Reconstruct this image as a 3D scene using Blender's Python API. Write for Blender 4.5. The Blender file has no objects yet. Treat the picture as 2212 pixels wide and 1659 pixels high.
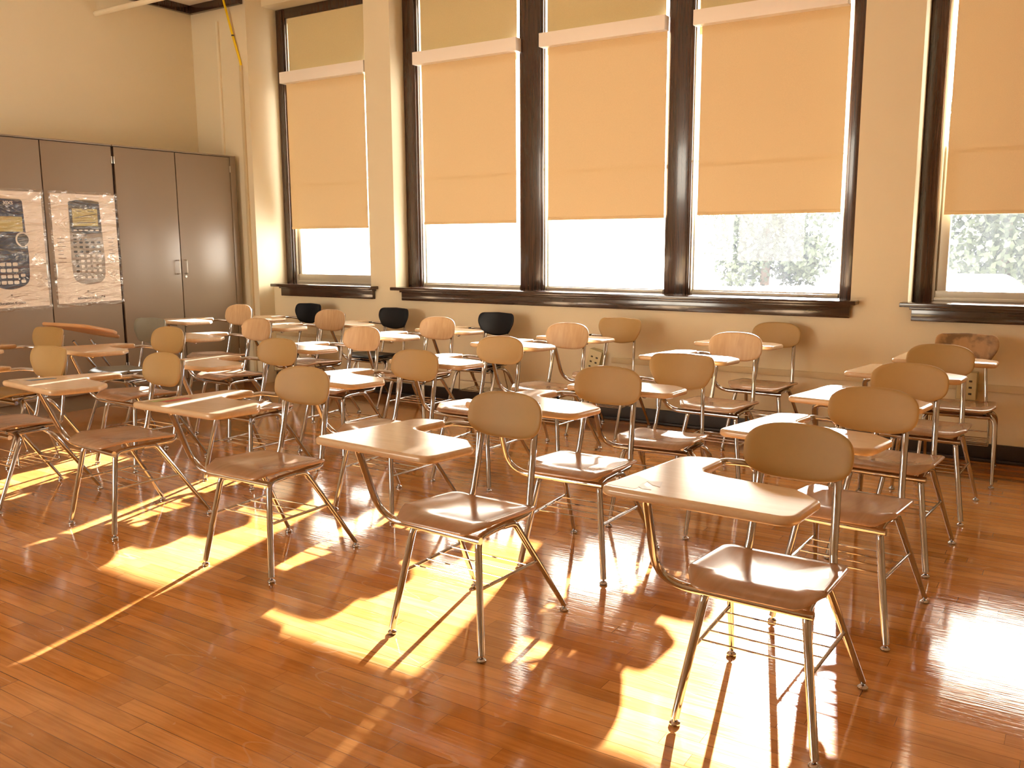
import bpy, bmesh, math, random
from math import pi, sin, cos, radians
from mathutils import Vector, Matrix
random.seed(7)
S = bpy.context.scene
COL = S.collection

# ------------------------------------------------------------------ camera
cam = bpy.data.cameras.new('camera')
cam_ob = bpy.data.objects.new('camera', cam)
COL.objects.link(cam_ob)
S.camera = cam_ob
YAW, PITCH, ROLL, CAM_H, FPX = -0.57358, 0.15855, -0.00527, 1.3908, 1927.09
fw = Vector((sin(YAW) * cos(PITCH), cos(YAW) * cos(PITCH), -sin(PITCH)))
rt0 = Vector((cos(YAW), -sin(YAW), 0))
up0 = rt0.cross(fw)
rt = cos(ROLL) * rt0 + sin(ROLL) * up0
up = -sin(ROLL) * rt0 + cos(ROLL) * up0
m = Matrix((rt, up, -fw)).transposed().to_4x4()
m.translation = Vector((0, 0, CAM_H))
cam_ob.matrix_world = m
cam.sensor_fit = 'HORIZONTAL'
cam.sensor_width = 36
cam.lens = FPX / 2212 * 36
cam.clip_end = 500

# ------------------------------------------------------------------ colour management, light
S.view_settings.view_transform = 'Standard'
S.view_settings.look = 'None'
S.view_settings.gamma = 1
S.view_settings.use_curve_mapping = False
S.view_settings.exposure = 0.86
cy = S.cycles
cy.use_denoising = True
cy.max_bounces = 14
cy.diffuse_bounces = 6
cy.glossy_bounces = 6
cy.transparent_max_bounces = 12
cy.sample_clamp_indirect = 8
cy.caustics_reflective = False
cy.caustics_refractive = False

world = bpy.data.worlds.new('sky')
S.world = world
world.use_nodes = True
bg = world.node_tree.nodes['Background']
bg.inputs[0].default_value = (1.0, 0.90, 0.74, 1)
bg.inputs[1].default_value = 9.0

SUN_AZ, SUN_EL = radians(13.3), radians(19.5)
sl = bpy.data.lights.new('sun', 'SUN')
sl.energy = 52
sl.angle = radians(0.6)
sl.color = (0.95, 0.98, 1.10)
so = bpy.data.objects.new('sun', sl)
COL.objects.link(so)
sd = Vector((sin(SUN_AZ) * cos(SUN_EL), -cos(SUN_AZ) * cos(SUN_EL), -sin(SUN_EL)))
so.rotation_euler = sd.to_track_quat('-Z', 'Y').to_euler()
so.location = (-6, 20, 9)


def area(name, loc, rot, sx, sy, power, color, portal=False):
    l = bpy.data.lights.new(name, 'AREA')
    l.shape = 'RECTANGLE'
    l.size, l.size_y = sx, sy
    l.energy = power
    l.color = color
    if portal:
        l.cycles.is_portal = True
    o = bpy.data.objects.new(name, l)
    COL.objects.link(o)
    o.location = loc
    o.rotation_euler = rot
    return o


BACK_Y = -3.0
RIGHT_X = 3.4
LEFT_X = -7.65
CEIL = 3.68
WALL_Y = 6.25
WARM = (1.0, 0.74, 0.46)

# ------------------------------------------------------------------ materials
MATS = {}


def nt(name):
    mt = bpy.data.materials.new(name)
    mt.use_nodes = True
    n = mt.node_tree.nodes
    return mt, n, mt.node_tree.links, n['Principled BSDF']


def simple(name, col, rough=0.5, metal=0.0, coat=0.0, noise=0.0, nscale=20.0, bump=0.0, bscale=300.0, spec=0.5):
    mt, n, l, p = nt(name)
    p.inputs['Base Color'].default_value = (*col, 1)
    p.inputs['Roughness'].default_value = rough
    p.inputs['Metallic'].default_value = metal
    p.inputs['Coat Weight'].default_value = coat
    p.inputs['Coat Roughness'].default_value = 0.06
    p.inputs['Specular IOR Level'].default_value = spec
    if noise or bump:
        tc = n.new('ShaderNodeTexCoord')
    if noise:
        t = n.new('ShaderNodeTexNoise')
        t.inputs['Scale'].default_value = nscale
        t.inputs['Detail'].default_value = 5
        l.new(tc.outputs['Object'], t.inputs['Vector'])
        mx = n.new('ShaderNodeMix')
        mx.data_type = 'RGBA'
        mx.inputs[6].default_value = (*[c * (1 - noise) for c in col], 1)
        mx.inputs[7].default_value = (*[min(1, c * (1 + noise)) for c in col], 1)
        l.new(t.outputs['Fac'], mx.inputs[0])
        l.new(mx.outputs[2], p.inputs['Base Color'])
    if bump:
        t2 = n.new('ShaderNodeTexNoise')
        t2.inputs['Scale'].default_value = bscale
        t2.inputs['Detail'].default_value = 3
        l.new(tc.outputs['Object'], t2.inputs['Vector'])
        b = n.new('ShaderNodeBump')
        b.inputs['Strength'].default_value = bump
        b.inputs['Distance'].default_value = 0.002
        l.new(t2.outputs['Fac'], b.inputs['Height'])
        l.new(b.outputs['Normal'], p.inputs['Normal'])
    MATS[name] = mt
    return mt


def math_node(n, l, op, a, b=None):
    x = n.new('ShaderNodeMath')
    x.operation = op
    for i, v in enumerate((a, b)):
        if v is None:
            continue
        if isinstance(v, (int, float)):
            x.inputs[i].default_value = v
        else:
            l.new(v, x.inputs[i])
    return x.outputs[0]


def ramp(n, l, fac, stops):
    r = n.new('ShaderNodeValToRGB')
    while len(r.color_ramp.elements) < len(stops):
        r.color_ramp.elements.new(0.5)
    for e, (p, c) in zip(r.color_ramp.elements, stops):
        e.position = p
        e.color = (*c, 1)
    l.new(fac, r.inputs[0])
    return r.outputs[0]


def floor_material():
    mt, n, l, p = nt('floor_maple')
    tc = n.new('ShaderNodeTexCoord')
    sp = n.new('ShaderNodeSeparateXYZ')
    l.new(tc.outputs['Object'], sp.inputs[0])
    W = 0.0635
    row_f = math_node(n, l, 'DIVIDE', sp.outputs['Y'], W)
    row = math_node(n, l, 'FLOOR', row_f)
    wn = n.new('ShaderNodeTexWhiteNoise')
    wn.noise_dimensions = '1D'
    l.new(row, wn.inputs['W'])
    off = math_node(n, l, 'MULTIPLY', wn.outputs['Value'], 7.3)
    xs = math_node(n, l, 'DIVIDE', sp.outputs['X'], 0.85)
    xo = math_node(n, l, 'ADD', xs, off)
    cell = math_node(n, l, 'FLOOR', xo)
    cid = n.new('ShaderNodeCombineXYZ')
    l.new(row, cid.inputs[0])
    l.new(cell, cid.inputs[1])
    wn2 = n.new('ShaderNodeTexWhiteNoise')
    wn2.noise_dimensions = '3D'
    l.new(cid.outputs[0], wn2.inputs['Vector'])
    plank = ramp(n, l, wn2.outputs['Value'], [(0.0, (0.43, 0.172, 0.033)), (0.35, (0.51, 0.216, 0.054)),
                                              (0.7, (0.57, 0.254, 0.070)), (1.0, (0.64, 0.302, 0.090))])
    # grain stretched along the boards
    mp = n.new('ShaderNodeMapping')
    mp.inputs['Scale'].default_value = (2.2, 34, 1)
    l.new(tc.outputs['Object'], mp.inputs[0])
    add = n.new('ShaderNodeVectorMath')
    add.operation = 'ADD'
    l.new(mp.outputs[0], add.inputs[0])
    sc = n.new('ShaderNodeVectorMath')
    sc.operation = 'SCALE'
    sc.inputs[3].default_value = 11.0
    l.new(wn2.outputs['Color'], sc.inputs[0])
    l.new(sc.outputs[0], add.inputs[1])
    gr = n.new('ShaderNodeTexNoise')
    gr.inputs['Scale'].default_value = 1.6
    gr.inputs['Detail'].default_value = 6
    gr.inputs['Distortion'].default_value = 0.8
    l.new(add.outputs[0], gr.inputs['Vector'])
    grain = ramp(n, l, gr.outputs['Fac'], [(0.3, (0.80, 0.76, 0.70)), (0.55, (1, 1, 1)), (0.75, (1.08, 1.08, 1.1))])
    mul = n.new('ShaderNodeMix')
    mul.data_type = 'RGBA'
    mul.blend_type = 'MULTIPLY'
    mul.inputs[0].default_value = 1
    l.new(plank, mul.inputs[6])
    l.new(grain, mul.inputs[7])
    # broad mottling of old varnish
    bn = n.new('ShaderNodeTexNoise')
    bn.inputs['Scale'].default_value = 5.0
    bn.inputs['Detail'].default_value = 6
    l.new(tc.outputs['Object'], bn.inputs['Vector'])
    bm_ = ramp(n, l, bn.outputs['Fac'], [(0.3, (0.84, 0.80, 0.76)), (0.6, (1, 1, 1))])
    mul2 = n.new('ShaderNodeMix')
    mul2.data_type = 'RGBA'
    mul2.blend_type = 'MULTIPLY'
    mul2.inputs[0].default_value = 1
    l.new(mul.outputs[2], mul2.inputs[6])
    l.new(bm_, mul2.inputs[7])
    # seams
    fy = math_node(n, l, 'FRACT', row_f)
    ey = math_node(n, l, 'ABSOLUTE', math_node(n, l, 'SUBTRACT', fy, 0.5))
    seam_y = math_node(n, l, 'GREATER_THAN', ey, 0.482)
    fx = math_node(n, l, 'FRACT', xo)
    ex = math_node(n, l, 'ABSOLUTE', math_node(n, l, 'SUBTRACT', fx, 0.5))
    seam_x = math_node(n, l, 'GREATER_THAN', ex, 0.4988)
    wsm = n.new('ShaderNodeTexNoise')
    wsm.inputs['Scale'].default_value = 3.0
    l.new(tc.outputs['Object'], wsm.inputs['Vector'])
    seam = math_node(n, l, 'MULTIPLY', math_node(n, l, 'MAXIMUM', seam_y, seam_x),
                     math_node(n, l, 'MULTIPLY', wsm.outputs['Fac'], 1.35))
    mx = n.new('ShaderNodeMix')
    mx.data_type = 'RGBA'
    l.new(seam, mx.inputs[0])
    l.new(mul2.outputs[2], mx.inputs[6])
    mx.inputs[7].default_value = (0.075, 0.026, 0.008, 1)
    l.new(mx.outputs[2], p.inputs['Base Color'])
    # fine curved scuffs and scratches
    scr = None
    for ang, scale, wdt in ((.55, .55, .0011), (-.4, .8, .0013), (1.25, .6, .0011), (.1, 1.1, .0015)):
        sm = n.new('ShaderNodeMapping')
        sm.inputs['Rotation'].default_value = (0, 0, ang)
        sm.inputs['Scale'].default_value = (.5 * scale, 4.5 * scale, 1)
        sm.inputs['Location'].default_value = (ang * 5, scale * 9, 0)
        l.new(tc.outputs['Object'], sm.inputs[0])
        sn = n.new('ShaderNodeTexNoise')
        sn.inputs['Scale'].default_value = 1.0
        sn.inputs['Detail'].default_value = 1.0
        l.new(sm.outputs[0], sn.inputs['Vector'])
        ln = math_node(n, l, 'LESS_THAN', math_node(n, l, 'ABSOLUTE', math_node(n, l, 'SUBTRACT', sn.outputs['Fac'], 0.5)), wdt)
        scr = ln if scr is None else math_node(n, l, 'MAXIMUM', scr, ln)
    mk = n.new('ShaderNodeTexNoise')
    mk.inputs['Scale'].default_value = 2.3
    l.new(tc.outputs['Object'], mk.inputs['Vector'])
    scr = math_node(n, l, 'MULTIPLY', scr, math_node(n, l, 'GREATER_THAN', mk.outputs['Fac'], 0.5))
    mx2 = n.new('ShaderNodeMix')
    mx2.data_type = 'RGBA'
    l.new(math_node(n, l, 'MULTIPLY', scr, 0.30), mx2.inputs[0])
    l.new(mx.outputs[2], mx2.inputs[6])
    mx2.inputs[7].default_value = (0.62, 0.40, 0.22, 1)
    l.new(mx2.outputs[2], p.inputs['Base Color'])
    # polished varnish, each board slightly cupped, fine scratches along and across
    mp2 = n.new('ShaderNodeMapping')
    mp2.inputs['Scale'].default_value = (7, 90, 1)
    l.new(tc.outputs['Object'], mp2.inputs[0])
    s1 = n.new('ShaderNodeTexNoise')
    s1.inputs['Scale'].default_value = 1.0
    s1.inputs['Detail'].default_value = 4
    l.new(mp2.outputs[0], s1.inputs['Vector'])
    s2 = n.new('ShaderNodeTexNoise')
    s2.inputs['Scale'].default_value = 30
    s2.inputs['Detail'].default_value = 3
    l.new(tc.outputs['Object'], s2.inputs['Vector'])
    tilt = math_node(n, l, 'MULTIPLY', math_node(n, l, 'SUBTRACT', wn2.outputs['Value'], 0.5),
                     math_node(n, l, 'MULTIPLY', fy, 0.75))
    h = math_node(n, l, 'ADD', math_node(n, l, 'MULTIPLY', s1.outputs['Fac'], 0.6),
                  math_node(n, l, 'ADD', math_node(n, l, 'MULTIPLY', s2.outputs['Fac'], 0.10), tilt))
    h = math_node(n, l, 'SUBTRACT', h, math_node(n, l, 'MULTIPLY', seam_y, 0.3))
    b = n.new('ShaderNodeBump')
    b.inputs['Strength'].default_value = 0.38
    b.inputs['Distance'].default_value = 0.0016
    l.new(h, b.inputs['Height'])
    l.new(b.outputs['Normal'], p.inputs['Normal'])
    rr = n.new('ShaderNodeMapRange')
    rr.inputs['To Min'].default_value = 0.05
    rr.inputs['To Max'].default_value = 0.13
    l.new(s1.outputs['Fac'], rr.inputs['Value'])
    l.new(rr.outputs[0], p.inputs['Roughness'])
    p.inputs['Specular IOR Level'].default_value = 0.6
    p.inputs['Coat Weight'].default_value = 0.6
    p.inputs['Coat Roughness'].default_value = 0.05
    l.new(b.outputs['Normal'], p.inputs['Coat Normal'])
    MATS['floor_maple'] = mt
    return mt


def grain_material(name, c1, c2, rough, scale=(1.5, 1.5, 26), coat=0.0, spec=0.5, worn=None):
    mt, n, l, p = nt(name)
    tc = n.new('ShaderNodeTexCoord')
    mp = n.new('ShaderNodeMapping')
    mp.inputs['Scale'].default_value = scale
    l.new(tc.outputs['Object'], mp.inputs[0])
    oi = n.new('ShaderNodeObjectInfo')
    av = n.new('ShaderNodeVectorMath')
    av.operation = 'ADD'
    l.new(mp.outputs[0], av.inputs[0])
    l.new(oi.outputs['Random'], av.inputs[1])
    t = n.new('ShaderNodeTexNoise')
    t.inputs['Scale'].default_value = 2.2
    t.inputs['Detail'].default_value = 6
    t.inputs['Distortion'].default_value = 1.2
    l.new(av.outputs[0], t.inputs['Vector'])
    c = ramp(n, l, t.outputs['Fac'], [(0.32, c1), (0.68, c2)])
    if worn:
        w = n.new('ShaderNodeTexNoise')
        w.inputs['Scale'].default_value = 14
        w.inputs['Detail'].default_value = 8
        l.new(tc.outputs['Object'], w.inputs['Vector'])
        f = ramp(n, l, w.outputs['Fac'], [(0.44, (0, 0, 0)), (0.58, (1, 1, 1))])
        mx = n.new('ShaderNodeMix')
        mx.data_type = 'RGBA'
        l.new(f, mx.inputs[0])
        l.new(c, mx.inputs[6])
        mx.inputs[7].default_value = (*worn, 1)
        c = mx.outputs[2]
    l.new(c, p.inputs['Base Color'])
    p.inputs['Roughness'].default_value = rough
    p.inputs['Coat Weight'].default_value = coat
    p.inputs['Coat Roughness'].default_value = 0.08
    p.inputs['Specular IOR Level'].default_value = spec
    MATS[name] = mt
    return mt


floor_material()
simple('wall_cream', (0.77, 0.69, 0.495), 0.55, noise=0.02, nscale=3, bump=0.25, bscale=60)
simple('ceiling_cream', (0.90, 0.82, 0.68), 0.7)
grain_material('dark_wood', (0.022, 0.010, 0.006), (0.060, 0.026, 0.014), 0.22, (30, 30, 1.2), coat=0.35)
grain_material('dark_wood_flat', (0.030, 0.014, 0.009), (0.050, 0.023, 0.013), 0.16, (1.2, 14, 14), coat=0.5)
simple('dark_base', (0.018, 0.012, 0.009), 0.35, noise=0.4, nscale=30)
simple('aluminium', (0.50, 0.46, 0.38), 0.4, metal=0.25)
simple('cassette_white', (0.92, 0.87, 0.80), 0.45)
simple('conduit_cream', (0.84, 0.76, 0.56), 0.45)
simple('conduit_tan', (0.62, 0.52, 0.32), 0.5)
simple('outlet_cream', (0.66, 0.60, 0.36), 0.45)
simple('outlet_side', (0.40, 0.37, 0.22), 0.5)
simple('socket_dark', (0.05, 0.04, 0.02), 0.5)
simple('cabinet_taupe', (0.245, 0.19, 0.135), 0.34, noise=0.02, nscale=5)
simple('painted_gap_shade', (0.035, 0.022, 0.02), 0.6)  # near-black colour that paints the shade between doors
simple('steel', (0.62, 0.60, 0.56), 0.3, metal=0.9)
simple('chrome', (0.50, 0.505, 0.53), 0.07, metal=1.0)
simple('chrome_worn', (0.45, 0.43, 0.40), 0.16, metal=1.0)
grain_material('seat_plastic', (0.36, 0.222, 0.132), (0.43, 0.272, 0.166), 0.17, (9, 1.4, 3), spec=0.8)
simple('back_plastic', (0.38, 0.25, 0.092), 0.5, noise=0.03, nscale=40, bump=0.12, bscale=700)
grain_material('back_wood', (0.43, 0.28, 0.145), (0.52, 0.36, 0.20), 0.42, (14, 3, 2.2))
grain_material('back_scuffed', (0.34, 0.20, 0.085), (0.44, 0.27, 0.12), 0.5, (9, 3, 2), worn=(0.19, 0.115, 0.055))
simple('back_olive', (0.32, 0.20, 0.065), 0.5, bump=0.1, bscale=500)
simple('black_plastic', (0.004, 0.007, 0.014), 0.34, spec=0.22, bump=0.1, bscale=500)
simple('grey_plastic', (0.20, 0.20, 0.165), 0.42, noise=0.05, nscale=30)
grain_material('tablet_laminate', (0.56, 0.405, 0.245), (0.62, 0.455, 0.285), 0.20, (3, 16, 4), spec=0.9)
simple('tablet_orange', (0.50, 0.27, 0.12), 0.35)
simple('rubber', (0.03, 0.03, 0.03), 0.6)
simple('paper', (0.80, 0.70, 0.58), 0.55)
simple('print_navy', (0.015, 0.022, 0.05), 0.5)
simple('print_graphite', (0.035, 0.035, 0.035), 0.5)
simple('print_grey', (0.32, 0.28, 0.235), 0.5)
simple('print_screen', (0.48, 0.40, 0.13), 0.5)
simple('print_key', (0.74, 0.68, 0.60), 0.5)
simple('print_text', (0.06, 0.05, 0.045), 0.5)
simple('sticker_red', (0.42, 0.05, 0.04), 0.35)
simple('sticker_green', (0.36, 0.42, 0.14), 0.35)
simple('sticker_blue', (0.03, 0.12, 0.24), 0.35)
simple('sticker_pale', (0.62, 0.53, 0.40), 0.3)
simple('worn_bare', (0.36, 0.23, 0.12), 0.3)
simple('cable_yellow', (0.85, 0.62, 0.0), 0.45)
simple('tie_black', (0.02, 0.02, 0.02), 0.5)
simple('concrete', (0.55, 0.53, 0.50), 0.9, noise=0.1, nscale=1)
simple('grass', (0.16, 0.24, 0.07), 0.9, noise=0.3, nscale=2)
simple('foliage', (0.04, 0.055, 0.032), 0.8, noise=0.5, nscale=3)
simple('bark', (0.12, 0.085, 0.06), 0.9)
simple('car_white', (0.8, 0.82, 0.85), 0.25, coat=0.5)
simple('car_glass', (0.03, 0.04, 0.05), 0.1)


def shade_material(name, col, trans):
    mt, n, l, p = nt(name)
    out = n['Material Output']
    tc = n.new('ShaderNodeTexCoord')
    t = n.new('ShaderNodeTexNoise')
    t.inputs['Scale'].default_value = 260
    l.new(tc.outputs['Object'], t.inputs['Vector'])
    c = ramp(n, l, t.outputs['Fac'], [(0.3, tuple(v * 0.93 for v in col)), (0.7, col)])
    d = n.new('ShaderNodeBsdfDiffuse')
    l.new(c, d.inputs[0])
    tr = n.new('ShaderNodeBsdfTranslucent')
    tr.inputs[0].default_value = (0.95, 0.76, 0.42, 1)
    mx = n.new('ShaderNodeMixShader')
    mx.inputs[0].default_value = trans
    l.new(d.outputs[0], mx.inputs[1])
    l.new(tr.outputs[0], mx.inputs[2])
    l.new(mx.outputs[0], out.inputs[0])
    n.remove(p)
    MATS[name] = mt


shade_material('shade_cloth', (0.79, 0.615, 0.36), 0.0019)
shade_material('shade_upper', (0.70, 0.60, 0.345), 0.006)


def glass_material():
    # old pane: clear, thinly filmed with dust that catches the sun
    mt, n, l, p = nt('pane_glass')
    out = n['Material Output']
    tr = n.new('ShaderNodeBsdfTransparent')
    gl = n.new('ShaderNodeBsdfGlossy')
    gl.inputs['Roughness'].default_value = 0.02
    fr = n.new('ShaderNodeFresnel')
    fr.inputs[0].default_value = 1.45
    m1 = n.new('ShaderNodeMixShader')
    l.new(fr.outputs[0], m1.inputs[0])
    l.new(tr.outputs[0], m1.inputs[1])
    l.new(gl.outputs[0], m1.inputs[2])
    tl = n.new('ShaderNodeBsdfTranslucent')
    tl.inputs[0].default_value = (0.9, 0.93, 0.95, 1)
    tc = n.new('ShaderNodeTexCoord')
    mp = n.new('ShaderNodeMapping')
    mp.inputs['Scale'].default_value = (14, 14, 2)
    l.new(tc.outputs['Object'], mp.inputs[0])
    ns = n.new('ShaderNodeTexNoise')
    ns.inputs['Scale'].default_value = 1.5
    ns.inputs['Detail'].default_value = 6
    l.new(mp.outputs[0], ns.inputs['Vector'])
    mr = n.new('ShaderNodeMapRange')
    mr.inputs['From Min'].default_value = 0.3
    mr.inputs['From Max'].default_value = 0.7
    mr.inputs['To Min'].default_value = 0.008
    mr.inputs['To Max'].default_value = 0.014
    l.new(ns.outputs['Fac'], mr.inputs['Value'])
    m2 = n.new('ShaderNodeMixShader')
    l.new(mr.outputs[0], m2.inputs[0])
    l.new(m1.outputs[0], m2.inputs[1])
    l.new(tl.outputs[0], m2.inputs[2])
    l.new(m2.outputs[0], out.inputs[0])
    n.remove(p)
    MATS['pane_glass'] = mt


glass_material()


def film_material():
    mt, n, l, p = nt('clear_film')
    out = n['Material Output']
    tr = n.new('ShaderNodeBsdfTransparent')
    gl = n.new('ShaderNodeBsdfGlossy')
    gl.inputs['Roughness'].default_value = 0.12
    fr = n.new('ShaderNodeFresnel')
    fr.inputs[0].default_value = 1.5
    tc = n.new('ShaderNodeTexCoord')
    mp = n.new('ShaderNodeMapping')
    mp.inputs['Scale'].default_value = (1, 1.6, 6)
    mp.inputs['Rotation'].default_value = (0.25, 0, 0)
    l.new(tc.outputs['Object'], mp.inputs[0])
    ns = n.new('ShaderNodeTexNoise')
    ns.inputs['Scale'].default_value = 2.0
    ns.inputs['Detail'].default_value = 3
    ns.inputs['Distortion'].default_value = 1.2
    l.new(mp.outputs[0], ns.inputs['Vector'])
    b = n.new('ShaderNodeBump')
    b.inputs['Strength'].default_value = 1.0
    b.inputs['Distance'].default_value = 0.05
    l.new(ns.outputs['Fac'], b.inputs['Height'])
    l.new(b.outputs['Normal'], gl.inputs['Normal'])
    l.new(b.outputs['Normal'], fr.inputs['Normal'])
    m1 = n.new('ShaderNodeMixShader')
    l.new(math_node(n, l, 'MINIMUM', math_node(n, l, 'MULTIPLY', fr.outputs[0], 1.0), 0.35), m1.inputs[0])
    l.new(tr.outputs[0], m1.inputs[1])
    l.new(gl.outputs[0], m1.inputs[2])
    l.new(m1.outputs[0], out.inputs[0])
    n.remove(p)
    MATS['clear_film'] = mt


film_material()


# ------------------------------------------------------------------ helpers
def tag(o, label=None, cat=None, group=None, kind=None):
    for k, v in (('label', label), ('category', cat), ('group', group), ('kind', kind)):
        if v:
            o[k] = v
    return o


def empty(name, loc=(0, 0, 0), rz=0.0):
    o = bpy.data.objects.new(name, None)
    o.empty_display_size = 0.1
    COL.objects.link(o)
    o.location = loc
    o.rotation_euler = (0, 0, rz)
    return o


def obj(name, bm, mat, parent=None, smooth=True, angle=40):
    bmesh.ops.recalc_face_normals(bm, faces=bm.faces)
    me = bpy.data.meshes.new(name)
    bm.to_mesh(me)
    bm.free()
    me.materials.append(MATS[mat])
    if smooth:
        me.polygons.foreach_set('use_smooth', [True] * len(me.polygons))
        try:
            me.set_sharp_from_angle(angle=radians(angle))
        except Exception:
            pass
    o = bpy.data.objects.new(name, me)
    COL.objects.link(o)
    if parent:
        o.parent = parent
    return o


def box(bm, x0, x1, y0, y1, z0, z1, bevel=0.0):
    r = bmesh.ops.create_cube(bm, size=1.0)
    vs = r['verts']
    for v in vs:
        v.co = Vector((x0 + (v.co.x + .5) * (x1 - x0), y0 + (v.co.y + .5) * (y1 - y0), z0 + (v.co.z + .5) * (z1 - z0)))
    if bevel > 0:
        es = list({e for v in vs for e in v.link_edges})
        bmesh.ops.bevel(bm, geom=es, offset=bevel, segments=2, affect='EDGES', profile=0.6)
    return vs


def boxes(name, specs, mat, parent=None, bevel=0.0):
    bm = bmesh.new()
    for s in specs:
        box(bm, *s, bevel=bevel)
    return obj(name, bm, mat, parent)


def fillet(pts, radii, seg=6):
    """3D polyline with rounded corners"""
    P = [Vector(p) for p in pts]
    out = [P[0]]
    for i in range(1, len(P) - 1):
        a, b, c = P[i - 1], P[i], P[i + 1]
        r = radii[i] if isinstance(radii, (list, tuple)) else radii
        d1, d2 = (a - b), (c - b)
        l1, l2 = d1.length, d2.length
        d1.normalize(); d2.normalize()
        ang = d1.angle(d2)
        if r <= 0 or ang > pi - 0.02:
            out.append(b)
            continue
        t = min(r / math.tan(ang / 2), 0.48 * l1, 0.48 * l2)
        p0, p1 = b + d1 * t, b + d2 * t
        for k in range(seg + 1):
            u = k / seg
            # quadratic blend that hugs the arc well enough
            w = 1.0
            q = (p0 * (1 - u) ** 2 + b * (2 * u * (1 - u)) * w + p1 * u ** 2) / ((1 - u) ** 2 + 2 * u * (1 - u) * w + u ** 2)
            out.append(q)
    out.append(P[-1])
    return out


def tube(bm, path, r, n=12, taper=None):
    P = [Vector(p) for p in path]
    rings = []
    nrm = None
    for i, p in enumerate(P):
        if i == 0:
            t = (P[1] - P[0]).normalized()
        elif i == len(P) - 1:
            t = (P[-1] - P[-2]).normalized()
        else:
            t = ((P[i + 1] - p).normalized() + (p - P[i - 1]).normalized()).normalized()
        if nrm is None:
            ref = Vector((0, 0, 1)) if abs(t.z) < 0.9 else Vector((1, 0, 0))
            nrm = (ref - t * ref.dot(t)).normalized()
        else:
            nrm = (nrm - t * nrm.dot(t)).normalized()
        bn = t.cross(nrm)
        rad = taper[i] if taper else r
        rings.append([bm.verts.new(p + (nrm * cos(2 * pi * k / n) + bn * sin(2 * pi * k / n)) * rad) for k in range(n)])
    for a, b in zip(rings, rings[1:]):
        for k in range(n):
            bm.faces.new((a[k], a[(k + 1) % n], b[(k + 1) % n], b[k]))
    bm.faces.new(rings[0][::-1])
    bm.faces.new(rings[-1])


def lathe(bm, c, prof, n=16):
    rings = [[bm.verts.new((c[0] + r * cos(2 * pi * k / n), c[1] + r * sin(2 * pi * k / n), c[2] + z)) for k in range(n)] for r, z in prof]
    for a, b in zip(rings, rings[1:]):
        for k in range(n):
            bm.faces.new((a[k], a[(k + 1) % n], b[(k + 1) % n], b[k]))
    bm.faces.new(rings[0][::-1])
    bm.faces.new(rings[-1])


def round_poly(pts, seg=6):
    """2D polygon (x, y, r) -> closed outline with rounded corners"""
    out = []
    n = len(pts)
    for i in range(n):
        a, b, c = Vector(pts[i - 1][:2]), Vector(pts[i][:2]), Vector(pts[(i + 1) % n][:2])
        r = pts[i][2]
        d1, d2 = a - b, c - b
        l1, l2 = d1.length, d2.length
        d1.normalize(); d2.normalize()
        ang = math.acos(max(-1, min(1, d1.dot(d2))))
        if r <= 0 or ang > pi - 0.03:
            out.append(b)
            continue
        t = min(r / math.tan(ang / 2), 0.49 * l1, 0.49 * l2)
        p0, p1 = b + d1 * t, b + d2 * t
        for k in range(seg + 1):
            u = k / seg
            out.append(p0 * (1 - u) ** 2 + b * 2 * u * (1 - u) + p1 * u ** 2)
    return out


def slab(bm, outline, z0, z1, r=0.008, seg=4):
    """flat plate with a rounded rim, outline in x, y"""
    n = len(outline)
    cx = sum(p.x for p in outline) / n
    # inward normals
    area2 = sum(outline[i].x * outline[(i + 1) % n].y - outline[(i + 1) % n].x * outline[i].y for i in range(n))
    sgn = 1 if area2 > 0 else -1
    nor = []
    for i in range(n):
        d = (outline[(i + 1) % n] - outline[i - 1])
        d = Vector((d.x, d.y)).normalized()
        nor.append(Vector((-d.y, d.x)) * sgn)
    rings = []
    h = (z1 - z0) / 2
    r = min(r, h)
    prof = [(r * (1 - sin(a)), z1 - r + r * cos(a)) for a in [pi / 2 * k / seg for k in range(seg + 1)]]
    prof += [(r * (1 - cos(a)), z0 + r - r * sin(a)) for a in [pi / 2 * k / seg for k in range(seg + 1)]]
    prof = [(r + .004, z1)] + prof + [(r + .004, z0)]
    for ins, z in prof:
        rings.append([bm.verts.new((p.x + q.x * ins, p.y + q.y * ins, z)) for p, q in zip(outline, nor)])
    for a, b in zip(rings, rings[1:]):
        for k in range(n):
            bm.faces.new((a[k], a[(k + 1) % n], b[(k + 1) % n], b[k]))
    bm.faces.new(rings[0])
    bm.faces.new(rings[-1][::-1])


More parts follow.
